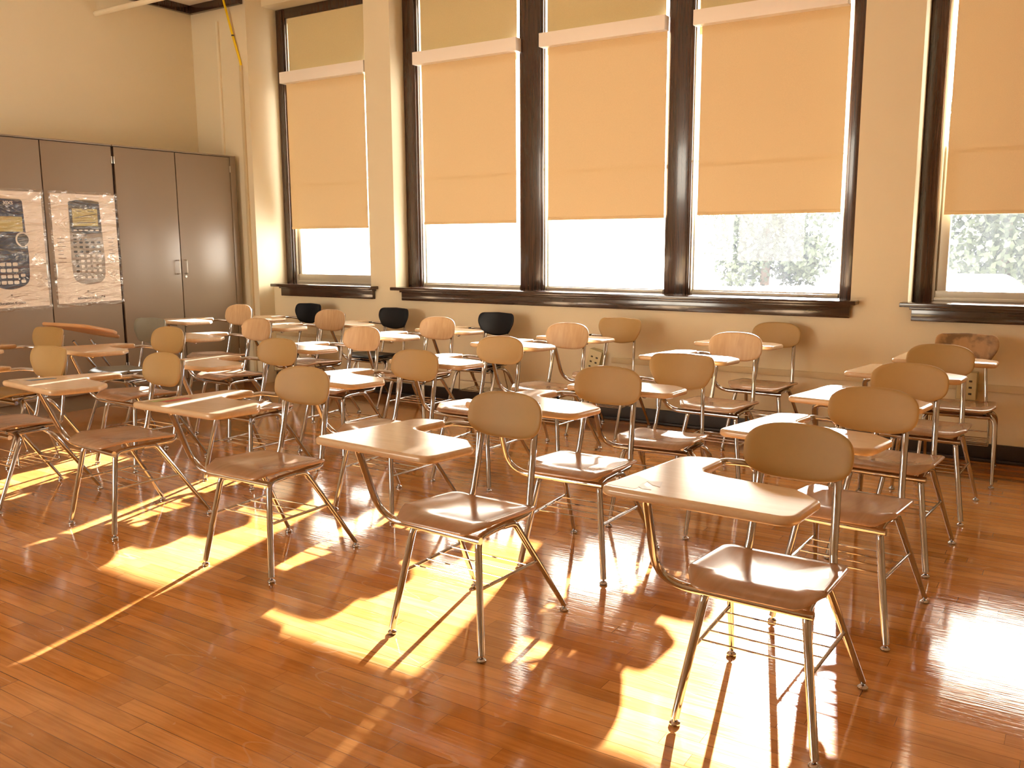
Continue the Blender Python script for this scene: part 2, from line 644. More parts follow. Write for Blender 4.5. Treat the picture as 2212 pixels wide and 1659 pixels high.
def shell(bm, outline, fn, th, rings_n=7, rim=0.006):
    """curved panel: outline (2D, around 0,0) -> fn(s, t) gives the point, fn_n the thickness direction"""
    n = len(outline)

    def surf(p, off):
        e = 1e-3
        q = fn(p.x, p.y)
        du = fn(p.x + e, p.y) - q
        dv = fn(p.x, p.y + e) - q
        nn = du.cross(dv).normalized()
        return q + nn * off
    ks = [0.0] + [((i + 1) / rings_n) for i in range(rings_n)]
    layers = []
    mid = rim

    def scaled(k, shrink=0.0):
        res = []
        for p in outline:
            L = p.length
            res.append(p * max(0.0, (k - shrink / max(L, 1e-6))))
        return res
    top = [scaled(k, mid if k == 1 else 0) for k in ks[1:]]
    bot = [scaled(k, mid if k == 1 else 0) for k in ks[1:]]
    c_t = bm.verts.new(surf(Vector((0, 0)), th / 2))
    c_b = bm.verts.new(surf(Vector((0, 0)), -th / 2))
    T = [[bm.verts.new(surf(p, th / 2)) for p in ring] for ring in top]
    B = [[bm.verts.new(surf(p, -th / 2)) for p in ring] for ring in bot]
    E1 = [bm.verts.new(surf(p, th * 0.28)) for p in scaled(1, mid * 0.25)]
    E2 = [bm.verts.new(surf(p, 0)) for p in scaled(1, 0)]
    E3 = [bm.verts.new(surf(p, -th * 0.28)) for p in scaled(1, mid * 0.25)]
    for k in range(n):
        bm.faces.new((c_t, T[0][k], T[0][(k + 1) % n]))
        bm.faces.new((c_b, B[0][(k + 1) % n], B[0][k]))
    seq = T + [E1, E2, E3] + B[::-1]
    for a, b in zip(seq, seq[1:]):
        for k in range(n):
            bm.faces.new((a[k], b[k], b[(k + 1) % n], a[(k + 1) % n]))


def text_mesh(name, body, size, mat, parent, loc, rot, align='CENTER'):
    cu = bpy.data.curves.new(name, 'FONT')
    cu.body = body
    cu.size = size
    cu.align_x = align
    cu.offset = 0.0012 * size / 0.05
    t = bpy.data.objects.new(name + '_src', cu)
    COL.objects.link(t)
    dg = bpy.context.evaluated_depsgraph_get()
    me = bpy.data.meshes.new_from_object(t.evaluated_get(dg))
    bpy.data.objects.remove(t)
    me.materials.clear()
    me.materials.append(MATS[mat])
    o = bpy.data.objects.new(name, me)
    COL.objects.link(o)
    o.parent = parent
    o.location = loc
    o.rotation_euler = rot
    return o


# ------------------------------------------------------------------ the room
def structure(o):
    o['kind'] = 'structure'
    return o


OUT_Y = 6.62
bm = bmesh.new()
box(bm, LEFT_X - .2, RIGHT_X + .2, BACK_Y - .2, OUT_Y, -0.12, 0)
structure(obj('floor', bm, 'floor_maple'))
bm = bmesh.new()
box(bm, LEFT_X - .2, RIGHT_X + .2, BACK_Y - .2, OUT_Y, CEIL, CEIL + .15)
structure(obj('ceiling', bm, 'ceiling_cream'))
bm = bmesh.new()
box(bm, LEFT_X - .2, LEFT_X, BACK_Y - .2, OUT_Y, 0, CEIL)
structure(obj('wall_left', bm, 'wall_cream'))
bm = bmesh.new()
box(bm, RIGHT_X, RIGHT_X + .2, BACK_Y - .2, OUT_Y, 0, CEIL)
structure(obj('wall_right', bm, 'wall_cream'))
# window wall: column, piers, breast and head, with three openings
SILL_Z, HEAD_Z = 0.962, 3.615
COLX, COLY = -6.868, 6.055
openings = [(COLX, -5.580), (-5.284, -1.340), (-0.985, 0.562)]
specs = [(LEFT_X, COLX, COLY, OUT_Y, 0, CEIL)]
xs = [COLX] + [v for o in openings[0:1] for v in (o[1],)]
specs.append((openings[0][1], openings[1][0], WALL_Y, OUT_Y, 0, CEIL))
specs.append((openings[1][1], openings[2][0], WALL_Y, OUT_Y, 0, CEIL))
specs.append((openings[2][1], RIGHT_X, WALL_Y, OUT_Y, 0, CEIL))
for a, b in openings:
    specs.append((a, b, WALL_Y, OUT_Y, 0, SILL_Z))
    specs.append((a, b, WALL_Y, OUT_Y, HEAD_Z, CEIL))
structure(boxes('wall_window', specs, 'wall_cream'))
BX0, BX1, BZ0, BZ1 = -6.8, -4.2, 0.95, 2.75  # unseen window opening, added behind the camera to let in fill daylight
structure(boxes('wall_back', [(LEFT_X - .2, BX0, BACK_Y - .2, BACK_Y, 0, CEIL), (BX1, RIGHT_X + .2, BACK_Y - .2, BACK_Y, 0, CEIL),
                              (BX0, BX1, BACK_Y - .2, BACK_Y, 0, BZ0), (BX0, BX1, BACK_Y - .2, BACK_Y, BZ1, CEIL)], 'wall_cream'))
bm = bmesh.new()
for a, b in ((BX0, BX0 + .07), (BX1 - .07, BX1), ((BX0 + BX1) / 2 - .04, (BX0 + BX1) / 2 + .04)):
    box(bm, a, b, BACK_Y - .12, BACK_Y - .04, BZ0, BZ1, .004)
box(bm, BX0, BX1, BACK_Y - .12, BACK_Y - .04, BZ0, BZ0 + .07, .004)
box(bm, BX0, BX1, BACK_Y - .12, BACK_Y - .04, BZ1 - .07, BZ1, .004)
structure(obj('window_8', bm, 'dark_wood'))  # frame of the added fill opening

# baseboards and crown
bm = bmesh.new()
box(bm, COLX, RIGHT_X, WALL_Y - .022, WALL_Y, 0, .115, .004)
box(bm, COLX, RIGHT_X, WALL_Y - .042, WALL_Y - .022, 0, .022, .006)
structure(obj('baseboard_window', bm, 'dark_base'))
bm = bmesh.new()
box(bm, LEFT_X, COLX, COLY - .022, COLY, 0, .115, .004)
structure(obj('baseboard_column', bm, 'dark_base'))
bm = bmesh.new()
box(bm, LEFT_X, LEFT_X + .045, BACK_Y, COLY, 3.60, CEIL, .008)
structure(obj('trim_1', bm, 'dark_wood'))
bm = bmesh.new()
box(bm, LEFT_X + .045, COLX - .03, COLY - .045, COLY, 3.60, CEIL, .008)
structure(obj('trim_2', bm, 'dark_wood'))

# wooden frames
FY0, FY1 = 6.425, 6.56


def casing(n, verticals, x0, x1):
    bm = bmesh.new()
    for a, b in verticals:
        box(bm, a, b, FY0, FY1, .985, HEAD_Z, .006)
        if b - a > .1:
            box(bm, a + .02, b - .02, FY0 - .012, FY0 + .004, .987, HEAD_Z - .01, .005)
    box(bm, x0, x1, FY0 + .004, FY1, 3.525, HEAD_Z, .005)
    structure(obj('trim_%d' % n, bm, 'dark_wood'))


casing(3, [(COLX + .002, -6.750), (-5.715, -5.582)], COLX + .002, -5.582)
casing(4, [(-5.282, -5.121), (-4.063, -3.835), (-2.757, -2.555), (-1.451, -1.342)], -5.282, -1.342)
casing(5, [(-0.983, -0.877), (0.45, 0.560)], -0.983, 0.560)


def stool(n, x0, x1, a0, a1):
    bm = bmesh.new()
    box(bm, x0, x1, 6.138, WALL_Y + .002, .963, .992, .006)
    box(bm, a0, a1, 6.195, WALL_Y, .945, .963, .004)
    box(bm, a0 + .01, a1 - .01, 6.212, WALL_Y, .872, .947, .005)
    structure(obj('trim_%d' % n, bm, 'dark_wood_flat'))


def deck(n, x0, x1):
    bm = bmesh.new()
    box(bm, x0, x1, WALL_Y + .002, FY1, .963, .990)
    structure(obj('trim_%d' % n, bm, 'dark_wood_flat'))


stool(6, -6.800, -5.492, -6.74, -5.52)
deck(7, COLX + .002, -5.582)
stool(8, -5.262, -1.285, -5.20, -1.325)
deck(9, -5.282, -1.342)
stool(10, -1.018, 0.600, -.965, .545)
deck(11, -.983, .560)

# the windows themselves: aluminium double-hung sash, panes
units = [(-6.750, -5.715), (-5.121, -4.063), (-3.835, -2.757), (-2.555, -1.451), (-0.877, 0.45)]
for i, (a, b) in enumerate(units):
    w = empty('window_%d' % (i + 1), ((a + b) / 2, 6.5, .99))
    structure(w)
    hx = (b - a) / 2
    rail, stile = ((.088, .062), (.034, .030), (.030, .030), (.034, .030), (.066, .085), (.034, .030), (.034, .030))[i]
    bm = bmesh.new()
    for s in (-1, 1):
        w0, w1 = (.018, .030) if i in (0, 4) else (.009, .018)
        x0, x1 = sorted((s * hx, s * (hx - w0)))
        box(bm, x0, x1, -.055, .055, 0, 2.535, .003)
        x0, x1 = sorted((s * (hx - w0), s * (hx - w1)))
        box(bm, x0, x1, -.02, .03, 0, 2.535, .003)
        if stile > .03:
            x0, x1 = sorted((s * (hx - .030), s * (hx - stile)))
            box(bm, x0, x1, -.035, .02, .02, .989, .004)
    box(bm, -hx + .018, hx - .018, -.055, .055, 0, .022, .003)
    box(bm, -hx + .018, hx - .018, -.039, .03, .02, rail, .003)
    box(bm, -hx + w1, hx - w1, -.03, .02, .976, .989, .002)
    box(bm, -hx + .018, hx - .018, -.055, .055, 2.49, 2.535, .003)
    obj('sash', bm, 'aluminium', w)
    bm = bmesh.new()
    vs = [bm.verts.new(v) for v in ((-hx + w1, 0, .03), (hx - w1, 0, .03), (hx - w1, 0, 2.5), (-hx + w1, 0, 2.5))]
    bm.faces.new(vs)
    obj('glass_pane', bm, 'pane_glass', w, smooth=False)

# ------------------------------------------------------------------ blinds
blind_data = [  # x0, x1 box | cloth x0, x1 | hem z
    (-6.755, -5.672, -6.735, -5.731, 1.526, 'roller blind in the narrow single window beside the cabinets'),
    (-5.108, -4.040, -5.064, -4.086, 1.547, 'roller blind in the left window of the wide triple group'),
    (-3.825, -2.755, -3.778, -2.760, 1.563, 'roller blind in the middle window of the wide triple group'),
    (-2.538, -1.473, -2.494, -1.469, 1.578, 'roller blind in the right window of the wide triple group'),
    (-0.862, 0.440, -0.828, 0.420, 1.549, 'roller blind in the window at the right picture edge'),
]


def upper_shade(x0, x1, label, cat_group):
    bm = bmesh.new()
    box(bm, x0, x1, 6.436, 6.442, 2.86, 3.522)
    o = obj('upper_shade', bm, 'shade_upper')
    tag(o, label, 'shade', 'shades over the upper panes')


def blind(x0, x1, c0, c1, hem, zt, label):
    r = empty('roller_blind', ((x0 + x1) / 2, 6.36, hem))
    tag(r, label, 'blind', 'roller blinds on the windows')
    ox = (x0 + x1) / 2
    bm = bmesh.new()
    box(bm, x0 - ox, x1 - ox, -.025, .058, zt - .105 - hem, zt - hem, .004)
    obj('cassette', bm, 'cassette_white', r)
    bm = bmesh.new()
    # cloth hangs a touch wavy
    n = 24
    front, back = [], []
    for k in range(n + 1):
        x = c0 + (c1 - c0) * k / n - ox
        dy = .002 * sin(k * .9) + .003 * sin(k * .27 + x0)
        front.append((x, .046 + dy * .4, .046 + dy))
    for (xa, ta, ba), (xb, tb, bb) in zip(front, front[1:]):
        q = [bm.verts.new(v) for v in ((xa, ba, 0), (xb, bb, 0), (xb, tb, zt - .09 - hem), (xa, ta, zt - .09 - hem))]
        bm.faces.new(q)
    bmesh.ops.remove_doubles(bm, verts=bm.verts, dist=1e-5)
    obj('shade_cloth', bm, 'shade_cloth', r)
    bm = bmesh.new()
    box(bm, c0 - ox, c1 - ox, .040, .052, -.004, .018, .002)
    obj('hem_bar', bm, 'shade_cloth', r)


for i, (x0, x1, c0, c1, hem, lab) in enumerate(blind_data[:5]):
    blind(x0, x1, c0, c1, hem, 3.014, 'tan ' + lab + ', half drawn')
    u = units[i]
    upper_shade(u[0] + .032, u[1] - .032, 'flat olive shade over the upper pane of ' + ['the single window', 'the left group window', 'the middle group window', 'the right group window', 'the right-edge window'][i], '')

# ------------------------------------------------------------------ wall fittings


def conduit(name, spec, mat, label, bevel=.004):
    bm = bmesh.new()
    box(bm, *spec, bevel=bevel)
    o = obj(name, bm, mat)
    tag(o, label, 'conduit')
    return o


conduit('wall_raceway', (-3.10, RIGHT_X - .01, WALL_Y - .022, WALL_Y, .448, .492), 'conduit_tan',
        'long cream surface raceway running low along the window wall, right of the tilted outlet box')
conduit('wall_raceway', (-6.85, -5.35, WALL_Y - .022, WALL_Y, .472, .512), 'conduit_tan',
        'short cream raceway low on the wall under the single window')
conduit('vertical_conduit', (-7.272, -7.244, COLY - .022, COLY, 2.15, 3.49), 'conduit_cream',
        'short white vertical conduit rising behind the cabinet in the corner')
conduit('vertical_conduit', (-6.972, -6.938, COLY - .022, COLY, 0.115, 3.055), 'conduit_tan',
        'tall tan vertical raceway beside the cabinet, below the yellow cable')
# yellow cable hanging into the raceway
r = empty('hanging_cable', (-6.955, COLY - .03, 3.05))
tag(r, 'yellow cable sagging from the ceiling into the tan raceway', 'cable')
bm = bmesh.new()
path = fillet([(.003, .018, -.05), (.003, .018, .02), (-.075, .0, .30), (-.155, -.02, .63)], .3)
tube(bm, path, .011, 8)
obj('cable_run', bm, 'cable_yellow', r)
bm = bmesh.new()
lathe(bm, (-.070, .002, .275), [(.0135, 0), (.0135, .012)], 10)
obj('cable_tie', bm, 'tie_black', r)
# pipe crossing under the ceiling
bm = bmesh.new()
tube(bm, [(LEFT_X, 5.03, 3.414), (RIGHT_X, 5.03, 3.414)], .022, 14)
o = obj('ceiling_pipe', bm, 'conduit_cream')
tag(o, 'cream pipe leaving the left wall just under the ceiling', 'pipe')


def outlet_box(x, z, ang, label, w=.115, h=.175):
    r = empty('outlet_box', (x, WALL_Y - .045, z))
    r.rotation_euler = (0, ang, 0)
    tag(r, label, 'outlet', 'multi outlet boxes on the window wall')
    bm = bmesh.new()
    box(bm, -w / 2, w / 2, -.035, .035, -h / 2, h / 2, .004)
    obj('housing', bm, 'outlet_side', r)
    bm = bmesh.new()
    box(bm, -w / 2 + .003, w / 2 - .003, -.041, -.034, -h / 2 + .003, h / 2 - .003, .003)
    pl = obj('face_plate', bm, 'outlet_cream', r)
    for zz in (-.048, -.008, .032):
        for xx in (-.022, .022):
            bm = bmesh.new()
            box(bm, xx - .009, xx + .009, -.0435, -.0405, zz - .006, zz + .006, .001)
            obj('socket', bm, 'socket_dark', pl)


outlet_box(-3.222, .462, radians(14), 'cream six-socket outlet box hanging crooked on the wall below the middle window')
outlet_box(-.600, .482, 0, 'cream outlet box on the wall behind the right-hand desks, set straight')

# ------------------------------------------------------------------ tall cabinets
CX = -7.05
CAB_H = 2.205


def cabinet(y0, y1, filler, label):
    """double door cabinet; local x points into the room, local y runs along the wall"""
    r = empty('storage_cabinet', (CX, (y0 + y1) / 2, 0))
    tag(r, label, 'cabinet', 'tall taupe storage cabinets')
    h = (y1 - y0) / 2
    bm = bmesh.new()
    box(bm, -.585, -.022, -h, h, .13, CAB_H)
    obj('carcass', bm, 'cabinet_taupe', r)
    bm = bmesh.new()
    box(bm, -.585, -.045, -h + .002, h - .002, 0, .13)
    obj('plinth', bm, 'cabinet_taupe', r)
    bm = bmesh.new()
    box(bm, -.585, .004, -h, h, CAB_H, CAB_H + .012, .002)
    obj('top_panel', bm, 'cabinet_taupe', r)
    e = h - filler
    if filler:
        bm = bmesh.new()
        box(bm, -.022, .0, e + .002, h, .13, CAB_H, .002)
        obj('filler_strip', bm, 'cabinet_taupe', r)
    bm = bmesh.new()
    box(bm, -.0222, -.021, -h + .001, h - .001, .131, CAB_H - .001)  # dark sheet behind the doors, its colour stands in for shade in the gaps
    obj('gap_shade_sheet', bm, 'painted_gap_shade', r)
    mid = (-h + e) / 2
    for s, a, b in ((-1, -h + .012, mid - .005), (1, mid + .005, e - .005)):
        bm = bmesh.new()
        box(bm, -.0205, .0, a, b, .137, CAB_H - .006, .0015)
        d = obj('door', bm, 'cabinet_taupe', r)
        hy = (b - .035) if s < 0 else (a + .035)
        bm = bmesh.new()
        tube(bm, fillet([(.0, hy, 1.235), (.03, hy, 1.235), (.03, hy, 1.112), (.0, hy, 1.112)], .012), .0045, 8)
        obj('handle', bm, 'steel', d)
        if s > 0:
            bm = bmesh.new()
            bmesh.ops.create_cone(bm, cap_ends=True, segments=14, radius1=.012, radius2=.011, depth=.008,
                                  matrix=Matrix.Translation((.004, hy, 1.085)) @ Matrix.Rotation(pi / 2, 4, 'Y'))
            obj('lock', bm, 'steel', d)
        for z in (.30, 2.06):
            bm = bmesh.new()
            yy = a - .003 if s < 0 else b + .002
            box(bm, -.012, .004, yy - .005, yy + .005, z, z + .06, .002)
            obj('hinge', bm, 'steel', d)
    return r


cabinet(3.445, 4.686, 0, 'tall taupe double-door cabinet wearing two calculator posters')
cabinet(4.696, 6.000, .068, 'tall taupe double-door cabinet without posters, in the room corner')

# ------------------------------------------------------------------ posters on the cabinet doors
RX = (radians(90), 0, radians(90))   # text facing +x


def flat(bm, y0, y1, z0, z1, x, r=0.004, th=.0008):
    rp = round_poly([(y0, z0, r), (y1, z0, r), (y1, z1, r), (y0, z1, r)], 4)
    prism(bm, rp, x, th)


def prism(bm, outline, x, th=.0008):
    a = [bm.verts.new((x, p.x, p.y)) for p in outline]
    b = [bm.verts.new((x + th, p.x, p.y)) for p in outline]
    n = len(a)
    bm.faces.new(a[::-1]); bm.faces.new(b)
    for k in range(n):
        bm.faces.new((a[k], a[(k + 1) % n], b[(k + 1) % n], b[k]))


def poster(y0, y1, z0, z1, label):
    r = empty('calculator_poster', (CX + .0012, (y0 + y1) / 2, (z0 + z1) / 2))
    tag(r, label, 'poster', 'posters taped to the cabinet doors')
    hw, hh = (y1 - y0) / 2, (z1 - z0) / 2
    bm = bmesh.new()
    flat(bm, -hw, hw, -hh, hh, 0, .003, .001)
    obj('paper_sheet', bm, 'paper', r)
    # crinkled clear film over it
    bm = bmesh.new()
    nx, nz = 10, 18
    g = [[bm.verts.new((.006 + .004 * random.random(), -hw - .02 + (2 * hw + .04) * i / nx, -hh - .03 + (2 * hh + .05) * j / nz))
          for i in range(nx + 1)] for j in range(nz + 1)]
    for j in range(nz):
        for i in range(nx):
            bm.faces.new((g[j][i], g[j][i + 1], g[j + 1][i + 1], g[j + 1][i]))
    obj('plastic_film', bm, 'clear_film', r, angle=180)
    return r, hw, hh


def keys(rows, cols, y0, y1, z0, z1, w, h, x, parent, mat, name, skip=()):
    bm = bmesh.new()
    for i in range(rows):
        for j in range(cols):
            if (i, j) in skip:
                continue
            y = y0 + (y1 - y0) * (j / max(1, cols - 1))
            z = z1 + (z0 - z1) * (i / max(1, rows - 1))
            flat(bm, y - w / 2, y + w / 2, z - h / 2, z + h / 2, x, min(w, h) * .35, .0005)
    return obj(name, bm, mat, parent)


# right-hand poster: grey graphing calculator
r, hw, hh = poster(4.116, 4.682, .905, 1.793, 'pale poster of a grey graphing calculator on the cabinet door, beside the corner cabinet')
yo, zo = 4.399, 1.349
rp = round_poly([(4.262 - yo, 1.735 - zo, .02), (4.535 - yo, 1.738 - zo, .02), (4.553 - yo, 1.25 - zo, .2), (4.545 - yo, 1.075 - zo, .09),
                 (4.40 - yo, 1.048 - zo, .2), (4.262 - yo, 1.08 - zo, .09), (4.255 - yo, 1.25 - zo, .2)], 6)
bm = bmesh.new(); prism(bm, rp, .0012); calc = obj('printed_calculator', bm, 'print_grey', r)
rp = round_poly([(4.266 - yo, 1.728 - zo, .012), (4.33 - yo, 1.744 - zo, .01), (4.47 - yo, 1.745 - zo, .01), (4.532 - yo, 1.73 - zo, .012), (4.54 - yo, 1.48 - zo, .02),
                 (4.40 - yo, 1.468 - zo, .1), (4.268 - yo, 1.48 - zo, .02)], 5)
bm = bmesh.new(); prism(bm, rp, .0021); obj('printed_bezel', bm, 'print_graphite', calc)
bm = bmesh.new(); flat(bm, 4.290 - yo, 4.512 - yo, 1.535 - zo, 1.675 - zo, .003, .006); scr = obj('printed_screen', bm, 'print_screen', calc)
bm = bmesh.new()
for a, b in (((4.31, 1.60), (4.50, 1.635)), ((4.33, 1.655), (4.37, 1.655)), ((4.43, 1.655), (4.48, 1.655)), ((4.32, 1.56), (4.49, 1.565)), ((4.38, 1.668), (4.42, 1.668))):
    tube(bm, [(.004, a[0] - yo, a[1] - zo), (.004, b[0] - yo, b[1] - zo)], .0025, 6)
obj('screen_trace', bm, 'print_text', calc)
keys(1, 5, 4.305 - yo, 4.50 - yo, 1.50 - zo, 1.50 - zo, .03, .010, .003, calc, 'print_key', 'printed_soft_keys')
keys(3, 5, 4.295 - yo, 4.505 - yo, 1.325 - zo, 1.40 - zo, .030, .017, .0021, calc, 'print_graphite', 'printed_keys')
keys(2, 3, 4.298 - yo, 4.39 - yo, 1.425 - zo, 1.455 - zo, .026, .014, .0021, calc, 'print_graphite', 'printed_keys')
keys(4, 5, 4.300 - yo, 4.505 - yo, 1.165 - zo, 1.29 - zo, .030, .020, .0021, calc, 'print_key', 'printed_number_keys')
keys(4, 1, 4.302 - yo, 4.302 - yo, 1.165 - zo, 1.29 - zo, .030, .020, .0028, calc, 'print_graphite', 'printed_keys')
keys(1, 3, 4.345 - yo, 4.455 - yo, 1.112 - zo, 1.112 - zo, .034, .020, .0021, calc, 'print_key', 'printed_number_keys')
bm = bmesh.new()
for k in range(7):
    z = 1.43 - k * .032
    flat(bm, 4.145 - yo, 4.145 + .07 * (0.6 + .4 * random.random()) - yo, z - zo, z + .006 - zo, .0012, 0, .0004)
    flat(bm, 4.595 - yo, 4.595 + .06 * (0.6 + .4 * random.random()) - yo, z - zo, z + .006 - zo, .0012, 0, .0004)
flat(bm, 4.37 - yo, 4.385 - yo, .992 - zo, 1.006 - zo, .0012, .003, .0004)
flat(bm, 4.37 - yo, 4.43 - yo, .982 - zo, .987 - zo, .0012, 0, .0004)
obj('small_print', bm, 'print_grey', r)
text_mesh('printed_text', 'education.ti.com/84', .031, 'print_text', r, (.0018, 4.405 - yo, .934 - zo), RX)

# left-hand poster: blue scientific calculator, partly beyond the frame
r, hw, hh = poster(3.470, 4.040, .900, 1.795, 'pale poster of a navy scientific calculator on the cabinet door at the left picture edge')
yo, zo = 3.755, 1.3475
rp = round_poly([(3.600 - yo, 1.735 - zo, .03), (3.886 - yo, 1.735 - zo, .03), (3.895 - yo, 1.48 - zo, .02), (3.905 - yo, 1.30 - zo, .2), (3.895 - yo, 1.08 - zo, .09),
                 (3.74 - yo, 1.03 - zo, .2), (3.60 - yo, 1.08 - zo, .09), (3.59 - yo, 1.30 - zo, .2)], 6)
bm = bmesh.new(); prism(bm, rp, .0012); calc = obj('printed_calculator', bm, 'print_navy', r)
bm = bmesh.new(); flat(bm, 3.625 - yo, 3.875 - yo, 1.485 - zo, 1.60 - zo, .0022, .006); obj('printed_screen', bm, 'print_screen', calc)
bm = bmesh.new()
bmesh.ops.create_cone(bm, cap_ends=True, segments=28, radius1=.058, radius2=.058, depth=.0006, matrix=Matrix.Translation((.0023, 3.868 - yo, 1.425 - zo)) @ Matrix.Rotation(pi / 2, 4, 'Y'))
obj('pad_ring', bm, 'print_key', calc)
bm = bmesh.new()
bmesh.ops.create_cone(bm, cap_ends=True, segments=28, radius1=.045, radius2=.045, depth=.0006, matrix=Matrix.Translation((.0031, 3.868 - yo, 1.425 - zo)) @ Matrix.Rotation(pi / 2, 4, 'Y'))
obj('arrow_pad', bm, 'print_graphite', calc)
keys(4, 4, 3.645 - yo, 3.79 - yo, 1.095 - zo, 1.235 - zo, .040, .027, .0022, calc, 'print_key', 'printed_number_keys')
keys(2, 1, 3.845 - yo, 3.845 - yo, 1.102 - zo, 1.148 - zo, .036, .024, .0022, calc, 'print_key', 'printed_number_keys')
keys(4, 5, 3.64 - yo, 3.865 - yo, 1.275 - zo, 1.38 - zo, .032, .014, .0022, calc, 'print_graphite', 'printed_keys')
text_mesh('printed_text', '30XS', .036, 'print_key', calc, (.0026, 3.775 - yo, 1.692 - zo), RX)
bm = bmesh.new()
flat(bm, 3.735 - yo, 3.75 - yo, .99 - zo, 1.004 - zo, .0012, .003, .0004)
flat(bm, 3.735 - yo, 3.80 - yo, .98 - zo, .985 - zo, .0012, 0, .0004)
obj('small_print', bm, 'print_grey', r)
text_mesh('printed_text', 'education.ti.com', .033, 'print_text', r, (.0018, 3.735 - yo, .925 - zo), RX)

# ------------------------------------------------------------------ student desks
R_T = .0126


def superellipse(a, b, e, n=44):
    out = []
    for k in range(n):
        t = 2 * pi * k / n
        c, s = cos(t), sin(t)
        out.append(Vector((a * math.copysign(abs(c) ** (2 / e), c), b * math.copysign(abs(s) ** (2 / e), s))))
    return out


def back_panel(outline, z0, y0, bow, lean, th=.013):
    bm = bmesh.new()

    def fn(s, t):
        return Vector((s, y0 + bow * (s / .17) ** 2 - t * lean - .06 * max(0, abs(t) - .03) ** 1.5, z0 + t))
    shell(bm, outline, fn, th, 7, .006)
    return bm


def seat_panel(w=.192, d=.205, th=.014, dip=.013):
    bm = bmesh.new()
    ol = round_poly([(-w, -d + .02, .06), (w, -d + .02, .06), (w * 1.03, d * .62, .06), (w * .80, d + .01, .05), (-w * .80, d + .01, .05), (-w * 1.03, d * .62, .06)], 7)

    def fn(s, t):
        u, v = s / w, t / d
        z = .440 + .012 * v - dip * max(0, 1 - u * u) * max(0, 1 - (v * .9 + .15) ** 2) + .010 * max(0, abs(u) - .45) ** 2 * 3 * (1 if v < .6 else .6)
        z -= .040 * max(0, v - .62) ** 1.6 * 2.2
        z += .020 * max(0, -v - .72) ** 1.5 * 2
        return Vector((s + .006, t + .012, z))
    shell(bm, ol, fn, th, 9, .007)
    return bm


def glide(parent, x, y):
    bm = bmesh.new()
    lathe(bm, (x, y, 0), [(.013, .0), (.0165, .003), (.0165, .007), (.012, .012), (.005, .015), (.005, .030)], 14)
    return obj('foot_glide', bm, 'chrome', parent)


TABLET = [(.350, .428, .045), (.322, -.09, .07), (.192, -.130, .04), (.192, .085, .05), (.10, .113, .03), (-.10, .135, .05), (-.186, .225, .04), (-.178, .447, .055)]


def make_tablet(mat, parent):
    bm = bmesh.new()
    slab(bm, round_poly(TABLET, 8), .714, .740, .011, 5)
    for v in bm.verts:
        v.co.z += (v.co.y - .30) * .036      # the plate rises a little towards its front edge
    return obj('writing_tablet', bm, mat, parent)


def bolts(parent, pts, z=.714):
    for x, y in pts:
        bm = bmesh.new()
        lathe(bm, (x, y, z - .022), [(.006, 0), (.014, .006), (.014, .014), (.010, .0225)], 12)
        obj('fixing_bolt', bm, 'chrome_worn', parent)


def oval_desk(back_mat):
    r = empty('student_desk')
    obj('seat', seat_panel(), 'seat_plastic', r)
    obj('backrest', back_panel(superellipse(.1665, .0855, 2.8, 52), .748, -.232, .026, .20), back_mat, r)
    make_tablet('tablet_laminate', r)
    for s in (1, -1):
        bm = bmesh.new()
        tube(bm, fillet([(s * .112, -.262, .80), (s * .128, -.186, .455), (s * .134, -.172, .405), (s * .138, .10, .405)], [0, .05, .045, 0]), R_T, 14)
        obj('back_post', bm, 'chrome', r)
        bm = bmesh.new()
        p = fillet([(s * .137, .06, .404), (s * .141, .150, .402), (s * .199, .217, .022)], .045)
        tube(bm, p, R_T, 14)
        L = obj('leg', bm, 'chrome', r)
        glide(L, s * .199, .217)
        bm = bmesh.new()
        p = fillet([(s * .137, .0, .402), (s * .146, -.060, .400), (s * .212, -.297, .022)], .04)
        tube(bm, p, R_T, 14, [R_T] * (len(p) - 1) + [.009])
        L = obj('leg', bm, 'chrome', r)
        glide(L, s * .212, -.297)
        bm = bmesh.new()
        tube(bm, [(s * .165, .176, .232), (s * .177, -.165, .232)], .0062, 10)
        obj('side_stretcher', bm, 'chrome', r)
    for y in (.125, .052, -.025, -.10):
        bm = bmesh.new()
        tube(bm, [(-.170, y, .236), (.170, y, .236)], .0031, 8)
        obj('rack_rod', bm, 'chrome', r)
    bm = bmesh.new()
    tube(bm, fillet([(-.168, .172, .4015), (.290, .158, .4015), (.266, .300, .703), (.10, .318, .703)], [0, .10, .04, 0], 9), R_T, 14)
    obj('tablet_support', bm, 'chrome', r)
    bm = bmesh.new()
    tube(bm, fillet([(.250, .03, .703), (.215, -.175, .703), (.135, -.236, .690), (.124, -.205, .55)], [0, .06, .035, 0], 7), .0105, 14)
    obj('arm_bracket', bm, 'chrome', r)
    bm = bmesh.new()
    box(bm, -.03, .24, .30, .335, .7065, .7145, .002)
    box(bm, .235, .275, -.02, .31, .7065, .7145, .002)
    obj('mounting_plate', bm, 'chrome_worn', r)
    bolts(r, [(-.01, .318), (.25, .06)])
    return r


TRAP = [(-.166, .094, .05), (0, .100, .4), (.166, .094, .05), (.178, .02, .1), (.128, -.072, .06), (0, -.098, .3), (-.128, -.072, .06), (-.178, .02, .1)]


